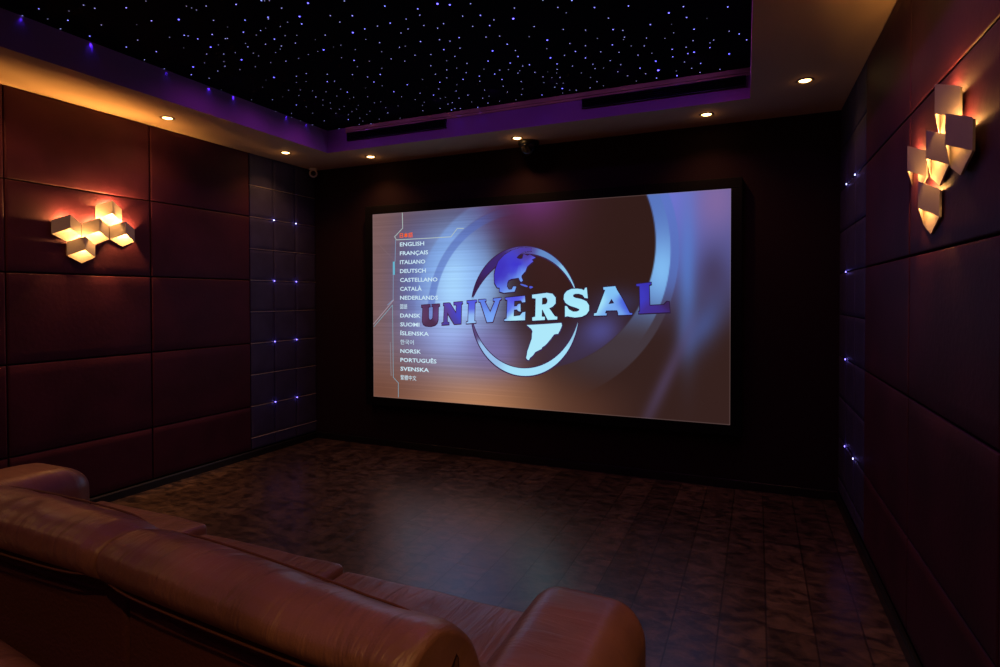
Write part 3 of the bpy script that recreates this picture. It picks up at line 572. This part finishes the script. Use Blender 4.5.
so = bpy.data.objects.new('screen_surface', me); C.objects.link(so); so.parent = scr; me.materials.append(m_pic)
setcol(me, sl(bg(uu, vv)).reshape(-1,3))

def grad(stops):
    """colour from position: list of ((x,z),(r,g,b)); inverse distance blend"""
    def f(P):
        P = np.asarray(P); w = []; 
        for (q, c) in stops: w.append(1/((P[:,0]-q[0])**2+(P[:,1]-q[1])**2+1e-4)**2)
        w = np.array(w); cs = np.array([c for _, c in stops], float)
        return (w.T/w.sum(0)[:, None]) @ cs
    return f
def pict(name, loops, colf, d=.0015, holes=(), edge=None):
    """flat picture element; subdivided so that its colour can run"""
    bm = bmesh.new()
    def fill(ls, dd, dx=0, dz=0):
        t = bmesh.new(); es = []
        for lp in ls:
            vs = [t.verts.new((x+dx, 0, z+dz)) for x, z in lp]
            for i in range(len(vs)): es.append(t.edges.new((vs[i], vs[(i+1) % len(vs)])))
        bmesh.ops.triangle_fill(t, edges=es, use_beauty=True)
        for _ in range(1): bmesh.ops.subdivide_edges(t, edges=t.edges[:], cuts=2, use_grid_fill=True)
        for v in t.verts: v.co.y = -dd
        return t
    n0 = 0
    if edge:
        for (dx, dz) in ((-.006,-.009),(-.006,.006),(.006,-.009),(.005,.005)): merge(bm, fill(list(loops)+list(holes), d-.0006, dx, dz))
        n0 = len(bm.verts)
    merge(bm, fill(list(loops)+list(holes), d))
    P = [(v.co.x, v.co.z) for v in bm.verts]
    for v in bm.verts: v.co = Vector(loc(v.co.x, v.co.z, -v.co.y))
    cols = colf(P)
    if edge: cols = np.array(cols); cols[:n0] = edge
    o = obj(name, bm, m_pic, scr); setcol(o.data, sl(cols)); return o
const = lambda c: (lambda P: np.tile(np.array(c, float), (len(P), 1)))
def ldir(loops, top, bot, left=None, right=None):
    xs = [p[0] for p in loops[0]]; zs = [p[1] for p in loops[0]]
    a, b_, c, d = min(xs), max(xs), min(zs), max(zs)
    st = [(( (a+b_)/2, d), top), (((a+b_)/2, c), bot)]
    if left: st.append(((a, (c+d)/2), left))
    if right: st.append(((b_, (c+d)/2), right))
    return grad(st)
LC = {'U': ((84,52,92),(78,48,78),(92,58,96),(98,66,120)), 'N': ((88,70,180),(76,66,160),(92,66,140),(70,72,205)),
      'I': ((84,92,225),(150,192,245)), 'V': ((96,128,232),(120,165,245)), 'E': ((84,84,228),(172,232,250),(90,110,235),(150,205,250)),
      'R': ((168,226,250),(172,236,252)), 'S': ((166,228,250),(172,236,252)), 'A': ((130,195,246),(120,170,240),(165,230,250),(66,84,214)),
      'L': ((58,50,178),(66,46,140),(62,58,190),(58,36,84))}
for k in 'UNIVERSAL':
    lp = LETTERS[k]
    pict('logo_letter', [lp[0]], ldir(lp, *LC[k]), d=.003, holes=lp[1:], edge=(66,34,66) if k in 'UNIV' else (44,28,60))
ring_c = (-2.244, 1.2515)
def arc(a0, a1, pk, th, colf):
    outp, inp = [], []
    n = 40
    for i in range(n+1):
        a = math.radians(a0+(a1-a0)*i/n)
        q = i/n
        k = (q/pk if q < pk else (1-q)/(1-pk)); k = math.sin(k*math.pi/2)**.9*th+.003
        outp.append((ring_c[0]+.470*math.cos(a), ring_c[1]+.526*math.sin(a)))
        inp.append((ring_c[0]+(.473-k)*math.cos(a), ring_c[1]+(.526-k)*math.sin(a)))
    return pict('logo_ring', [outp+inp[::-1]], colf, d=.0022, edge=(60,36,76))
arc(16, 168, .70, .062, grad([((-2.70,1.40),(58,32,72)),((-2.5,1.68),(62,40,110)),((-2.25,1.76),(84,72,150)),((-2.0,1.7),(100,140,200)),((-1.85,1.55),(140,200,235)),((-1.79,1.4),(150,210,235))]))
arc(186, 351, .52, .058, grad([((-2.70,1.10),(90,70,120)),((-2.6,.90),(150,190,235)),((-2.25,.75),(165,225,250)),((-1.9,.87),(165,225,250)),((-1.79,1.1),(150,200,230))]))
pict('logo_land', [NORTH], grad([((-2.50,1.40),(90,120,240)),((-2.42,1.32),(150,205,250)),((-2.45,1.60),(64,52,190)),((-2.2,1.72),(78,62,160)),((-2.25,1.55),(110,150,240)),((-2.15,1.65),(90,90,220)),((-2.55,1.50),(60,48,180)),((-2.3,1.62),(64,56,205)),((-2.22,1.44),(120,180,245))]), d=.0028, edge=(52,30,66))
pict('logo_land', [ISLES[0]], const((86,104,215)), d=.0028)
pict('logo_land', [ISLES[1]], const((80,90,215)), d=.0028)
pict('logo_land', [SOUTH], const((174,232,250)), d=.0028, edge=(60,44,90))
def strip(pts, w, name, col):
    bm = bmesh.new()
    for a, b_ in zip(pts[:-1], pts[1:]):
        a = Vector(a); b_ = Vector(b_); t = (b_-a).normalized(); n = Vector((-t.y, t.x))*w/2; a = a-t*w*.3; b_ = b_+t*w*.3
        poly(bm, [loc(*(a+n), .0016), loc(*(a-n), .0016), loc(*(b_-n), .0016), loc(*(b_+n), .0016)])
    o = obj(name, bm, m_pic, scr); setcol(o.data, sl(np.tile(np.array(col, float), (len(o.data.vertices), 1)))); return o
for i, ln in enumerate(LINES):
    strip(ln, (.0065,.004,.005,.006,.0045,.005,.002)[i], 'menu_line', ((176,192,190),(150,150,160),(130,160,195),(170,154,166),(130,172,190),(140,140,150),(130,108,112))[i])
strip(TEAL, .022, 'menu_line', (96,180,205))
# the menu's words
WORDS = ['日本語','ENGLISH','FRANÇAIS','ITALIANO','DEUTSCH','CASTELLANO','CATALÀ','NEDERLANDS','國語','DANSK','SUOMI','ÍSLENSKA','한국어','NORSK','PORTUGUÊS','SVENSKA','繁體中文']
WID = [.135,.252,.292,.262,.268,.385,.225,.388,.075,.212,.200,.295,.140,.215,.372,.295,.165]
dep = None
for i, (wd, ww) in enumerate(zip(WORDS, WID)):
    cu = bpy.data.curves.new('menu_word', 'FONT'); cu.body = wd; cu.size = .06; cu.resolution_u = 2; cu.offset = .0008 if i == 0 else 0 if i in (8,12,16) else .0011
    to = bpy.data.objects.new('menu_word', cu); C.objects.link(to)
    dg = bpy.context.evaluated_depsgraph_get(); dg.update()
    tm = bpy.data.meshes.new_from_object(to.evaluated_get(dg)); bpy.data.objects.remove(to)
    n = len(tm.vertices)
    if not n: continue
    co = np.empty(n*3, np.float32); tm.vertices.foreach_get('co', co); co = co.reshape(-1,3)
    a, b_ = co.min(0), co.max(0)
    cjk = i in (0,8,12,16)
    hgt = .044 if cjk else .0355
    capn = (b_[1]-a[1]); 
    caph = capn
    zc = 1.921-.0794*i
    sx = ww/(b_[0]-a[0]); sz = hgt/(capn if cjk else .0437)
    base_ = zc-hgt/2-(a[1]*sz if cjk else 0)
    X = -3.424+(co[:,0]-a[0])*sx; Z = base_+co[:,1]*sz
    new = np.stack([X-OX, np.full(n, YSC-.002-OY), Z-OZ], 1).astype(np.float32)
    tm.vertices.foreach_set('co', new.ravel()); tm.update(); tm.name = 'menu_word'
    tm.materials.clear(); tm.materials.append(m_pic)
    o = bpy.data.objects.new('menu_word', tm); C.objects.link(o); o.parent = scr
    col = (255,98,20) if i == 0 else (204,232,246)
    setcol(tm, sl(np.tile(np.array(col, float), (n,1))))
    o['label'] = 'orange menu word' if i == 0 else 'pale menu word'

# ------------------------------------------------------------------ leather sofa
def leather_mat(name, col, st=(13,2.2,4), rot=.35, bs=.95):
    M = mat(name, col, .38, spec=.5, var=(5,.78,1.25))
    nt = M.node_tree; b = nt.nodes['Principled BSDF']; b.inputs['Coat Weight'].default_value = .35; b.inputs['Coat Roughness'].default_value = .33; tc = nt.nodes.new('ShaderNodeTexCoord')
    mp = nt.nodes.new('ShaderNodeMapping'); mp.inputs['Scale'].default_value = st; mp.inputs['Rotation'].default_value = (0,0,rot)
    nt.links.new(tc.outputs['Object'], mp.inputs[0])
    n = nt.nodes.new('ShaderNodeTexNoise'); n.inputs['Scale'].default_value = 1.6; n.inputs['Detail'].default_value = 4; n.inputs['Distortion'].default_value = .5
    nt.links.new(mp.outputs[0], n.inputs['Vector'])
    g = nt.nodes.new('ShaderNodeTexNoise'); g.inputs['Scale'].default_value = 260; nt.links.new(tc.outputs['Object'], g.inputs['Vector'])
    b1 = nt.nodes.new('ShaderNodeBump'); b1.inputs['Strength'].default_value = bs; b1.inputs['Distance'].default_value = .018; nt.links.new(n.outputs['Fac'], b1.inputs['Height'])
    b2 = nt.nodes.new('ShaderNodeBump'); b2.inputs['Strength'].default_value = .18; b2.inputs['Distance'].default_value = .002; nt.links.new(g.outputs['Fac'], b2.inputs['Height'])
    nt.links.new(b1.outputs[0], b2.inputs['Normal']); nt.links.new(b2.outputs[0], b.inputs['Normal'])
    return M
m_lea = leather_mat('brown_leather', (.28,.142,.088))
m_leb = leather_mat('brown_leather_arm', (.28,.142,.088), (2.0,11,4), .12, .35)
m_pip = mat('brown_piping', (.17,.07,.04), .5, spec=.3)
m_rear = mat('rear_cloth', (.15,.055,.045), .65, spec=.3, bump=(120,.3))
SX, SY = -2.17, -3.28
sofa = thing('sofa', 'long brown leather three seat sofa seen from behind, facing the screen', 'sofa', (SX, SY, 0))
def S(bm):
    for v in bm.verts: v.co -= Vector((SX, SY, 0))
    return bm
AR0, AR1 = -1.065, -.755; AL0, AL1 = -3.42, -3.065
def wrk(seed, amp=.004, f=(22, 5)):
    rr = random.Random(seed); ph = [rr.uniform(0, 6.28) for _ in range(4)]
    return lambda P, n: amp*(.5*math.sin(P.x*f[0]+ph[0]+1.4*math.sin(P.y*9+ph[1]))+.35*math.sin(P.x*f[0]*1.7+ph[2]+P.y*7)+.25*math.sin(P.y*f[1]*3+ph[3]))*max(0, n.z*.8+.2)
# base
bm = bmesh.new(); box(bm, AL1-.02, AR0+.02, -3.62, -2.96, .07, .30, .012); obj('base', S(bm), m_lea, sofa, True)
# seats
ss = [-3.13, -2.47, -1.785, -1.045]
for i in range(3):
    bm = bmesh.new(); pillow(bm, ss[i]+.001, ss[i+1]-.001, -3.50, (-2.84,-2.862,-2.868)[i], .26, (.479,.450,.436)[i], .022, 26, (.0,.016,.012), wrk(i+3, .0025, (14, 5)))
    c = obj('seat_cushion', S(bm), m_lea, sofa)
    bm = bmesh.new(); y = (-2.847,-2.869,-2.875)[i]
    tube(bm, [(ss[i]+.03, y, .395), (ss[i]+.12, y+.012, .398), ((ss[i]+ss[i+1])/2, y+.018, .40), (ss[i+1]-.12, y+.012, .398), (ss[i+1]-.03, y, .395)], .0035); obj('piping', S(bm), m_pip, c)
# back: section profile in y-z swept along x with soft ends
PROF = [(-3.575,.757),(-3.62,.752),(-3.665,.750),(-3.70,.753),(-3.724,.762),(-3.736,.776),(-3.738,.790),(-3.729,.806),(-3.708,.819),(-3.68,.826),(-3.65,.826),(-3.62,.816),(-3.59,.801),(-3.56,.783),(-3.53,.761),(-3.503,.735),(-3.48,.70),(-3.46,.66),(-3.405,.62),(-3.385,.55),(-3.36,.48),(-3.35,.44),(-3.42,.42),(-3.55,.42),(-3.57,.55)]
def back_cushion(x0, x1, seed, e0=.05, e1=.05, pin=0.0):
    bm = bmesh.new(); cy, cz = -3.57, .66; rings = []; N = 64
    rr = random.Random(seed); ph = [rr.uniform(0, 6.28) for _ in range(6)]
    # smooth the section
    pr = []
    M_ = len(PROF)
    for i in range(M_):
        p0, p1, p2, p3 = PROF[i-1], PROF[i], PROF[(i+1) % M_], PROF[(i+2) % M_]
        for t in (0, .33, .67):
            q = []
            for k in (0, 1): q.append(.5*(2*p1[k]+(-p0[k]+p2[k])*t+(2*p0[k]-5*p1[k]+4*p2[k]-p3[k])*t*t+(-p0[k]+3*p1[k]-3*p2[k]+p3[k])*t**3))
            pr.append(q)
    for i in range(N+1):
        u = .5-.5*math.cos(math.pi*i/N); x = x0+(x1-x0)*u
        d0 = min(1, (x-x0)/e0); d1 = min(1, (x1-x)/e1)
        s0 = math.sqrt(max(0, 1-(1-d0)**2)); s1 = math.sqrt(max(0, 1-(1-d1)**2)); s = .0+1.0*min(s0, s1)
        off = .024*(1-s)
        crown = .010*math.sin(math.pi*u)
        ring = []
        for (y, z) in pr:
            dy, dz = y-cy, z-cz; L = math.hypot(dy, dz); k = (L-off)/L
            top = max(0, min(1, (z-.72)/.1))
            fold = top*(.0045*math.sin(x*46+ph[0]+2.2*math.sin(x*5+ph[1])+(y+3.6)*16)*math.exp(-((x-x0-.25)/.25)**2)+.0028*math.sin(x*29+ph[2]+(y+3.6)*26)+.003*math.sin(x*11+ph[3]+(y+3.6)*10))
            kk = k*(1+(crown+fold*.6*min(1, s))/L*(1 if z > .70 else .3)); lift = LIFT(x)*max(0, min(1, (z-.70)/.10))
            ring.append(bm.verts.new((x, cy+dy*kk, cz+dz*kk+lift)))
        rings.append(ring)
    n = len(pr)
    for A, B in zip(rings[:-1], rings[1:]):
        for k in range(n):
            f = bm.faces.new((A[k], A[(k+1)%n], B[(k+1)%n], B[k])); f.smooth = True
    bm.faces.new(rings[0][::-1]); bm.faces.new(rings[-1])
    return bm, pr
bs = [-3.20, -2.40, -1.715, -.968]
LIFT = lambda x: .004+.056*max(0, min(1, (-1.15-x)/.65))
BZ = [.055, .050, .015]
for i in range(3):
    bm, pr = back_cushion(bs[i]+.001, bs[i+1]-.001, 11+i, .05 if i else .08, .05 if i < 2 else .05)
    c = obj('back_cushion', S(bm), m_lea, sofa)
    # welt along the rear lower edge and along the front top edge
    for yy, zz in ((-3.728,.758), (-3.582,.801)):
        bm = bmesh.new(); x0, x1 = bs[i]+.015, bs[i+1]-.015
        if i == 2: x1 = bs[3]-.045
        pts = []
        for t in range(25):
            x = x0+(x1-x0)*t/24; lo = yy < -3.6
            pts.append((x, yy-(.002 if lo else 0)+(.010*abs(t/12-1)**8)*(1 if lo else -1), zz+LIFT(x)*(.62 if lo else 1)+(-.004 if lo else .009)*math.sin(math.pi*t/24)+(.012 if lo else -.012)*abs(t/12-1)**8))
        tube(bm, pts, .0024); obj('piping', S(bm), m_pip, c)
    if i == 2:
        bm = bmesh.new(); xx = bs[3]-.022; pts = []
        for (y, z) in pr:
            if z > .60 and not (-3.6 < y < -3.5 and z < .7):
                dy, dz = y+3.57, z-.66; L = math.hypot(dy, dz); k = (L-.026)/L
                pts.append((xx, -3.57+dy*k, .66+dz*k))
        tube(bm, pts, .0038); obj('piping', S(bm), m_pip, c)
# rear panels below the overhang
for i in range(3):
    x0 = bs[i]+(.0 if i else .03); x1 = bs[i+1]-(.09 if i == 2 else 0)
    bm = bmesh.new(); box(bm, x0+.004, x1-.004, -3.665, -3.585, .07, .748 if i == 2 else .772, .012)
    if i == 2: box(bm, x1-.02, AR1-.03, -3.665, -3.585, .07, .50, .012)
    if i == 0: box(bm, AL0+.03, x0+.02, -3.665, -3.585, .07, .50, .012)
    obj('rear_panel', S(bm), m_rear, sofa, True)
# arms
def arm(x0, x1, seed, zt):
    bm = bmesh.new(); box(bm, x0+.012, x1-.012, -3.66, -2.95, .07, .48, .02)
    a = obj('armrest', S(bm), m_lea, sofa, True)
    bm = bmesh.new(); pillow(bm, x0, x1, -3.58, -2.905, .34, zt, .088, 30, (.006,.014,.020), wrk(seed, .0035, (8, 12)))
    obj('arm_pad', S(bm), m_leb, a)
    s = 1 if x1 > -2 else -1; xo = x1+.003 if s > 0 else x0-.003
    bm = bmesh.new()
    pts = [(xo-s*.006, -3.56, zt-.085), (xo-s*.001, -3.40, zt-.080), (xo+s*.001, -3.2, zt-.078), (xo-s*.002, -3.04, zt-.084), (xo-s*.014, -2.945, zt-.098), (xo-s*.032, -2.903, zt-.14), (xo-s*.036, -2.900, .38)]
    tube(bm, pts, .0035); obj('piping', S(bm), m_pip, a)
arm(AR0, AR1, 5, .572); arm(AL0, AL1, 8, .645)
for x in (AL0+.07, AR1-.07):
    for y in (-3.56, -3.02):
        bm = bmesh.new(); lathe(bm, [(0,0),(.018,0),(.022,.01),(.028,.07),(0,.07)], 16, 0, Matrix.Translation((x,y,0))); obj('foot', S(bm), m_metal, sofa)

# the second row behind the sofa: only a corner of it is in the picture
ot = thing('ottoman', 'brown leather seat edge at the lower left corner, behind the sofa', 'ottoman', (-2.35, -4.02, 0), math.radians(-6))
bm = bmesh.new(); pillow(bm, -.62, .85, -.27, .27, .44, .700, .06, 22, (.004,.006,.012), None); obj('cushion', bm, m_lea, ot)
bm = bmesh.new(); box(bm, -.58, .81, -.24, .24, .06, .47, .015); obj('base', bm, m_rear, ot, True)
for x in (-.5, .73):
    for y in (-.18, .18):
        bm = bmesh.new(); lathe(bm, [(0,0),(.018,0),(.024,.06),(0,.06)], 12, 0, Matrix.Translation((x,y,0))); obj('foot', bm, m_metal, ot)
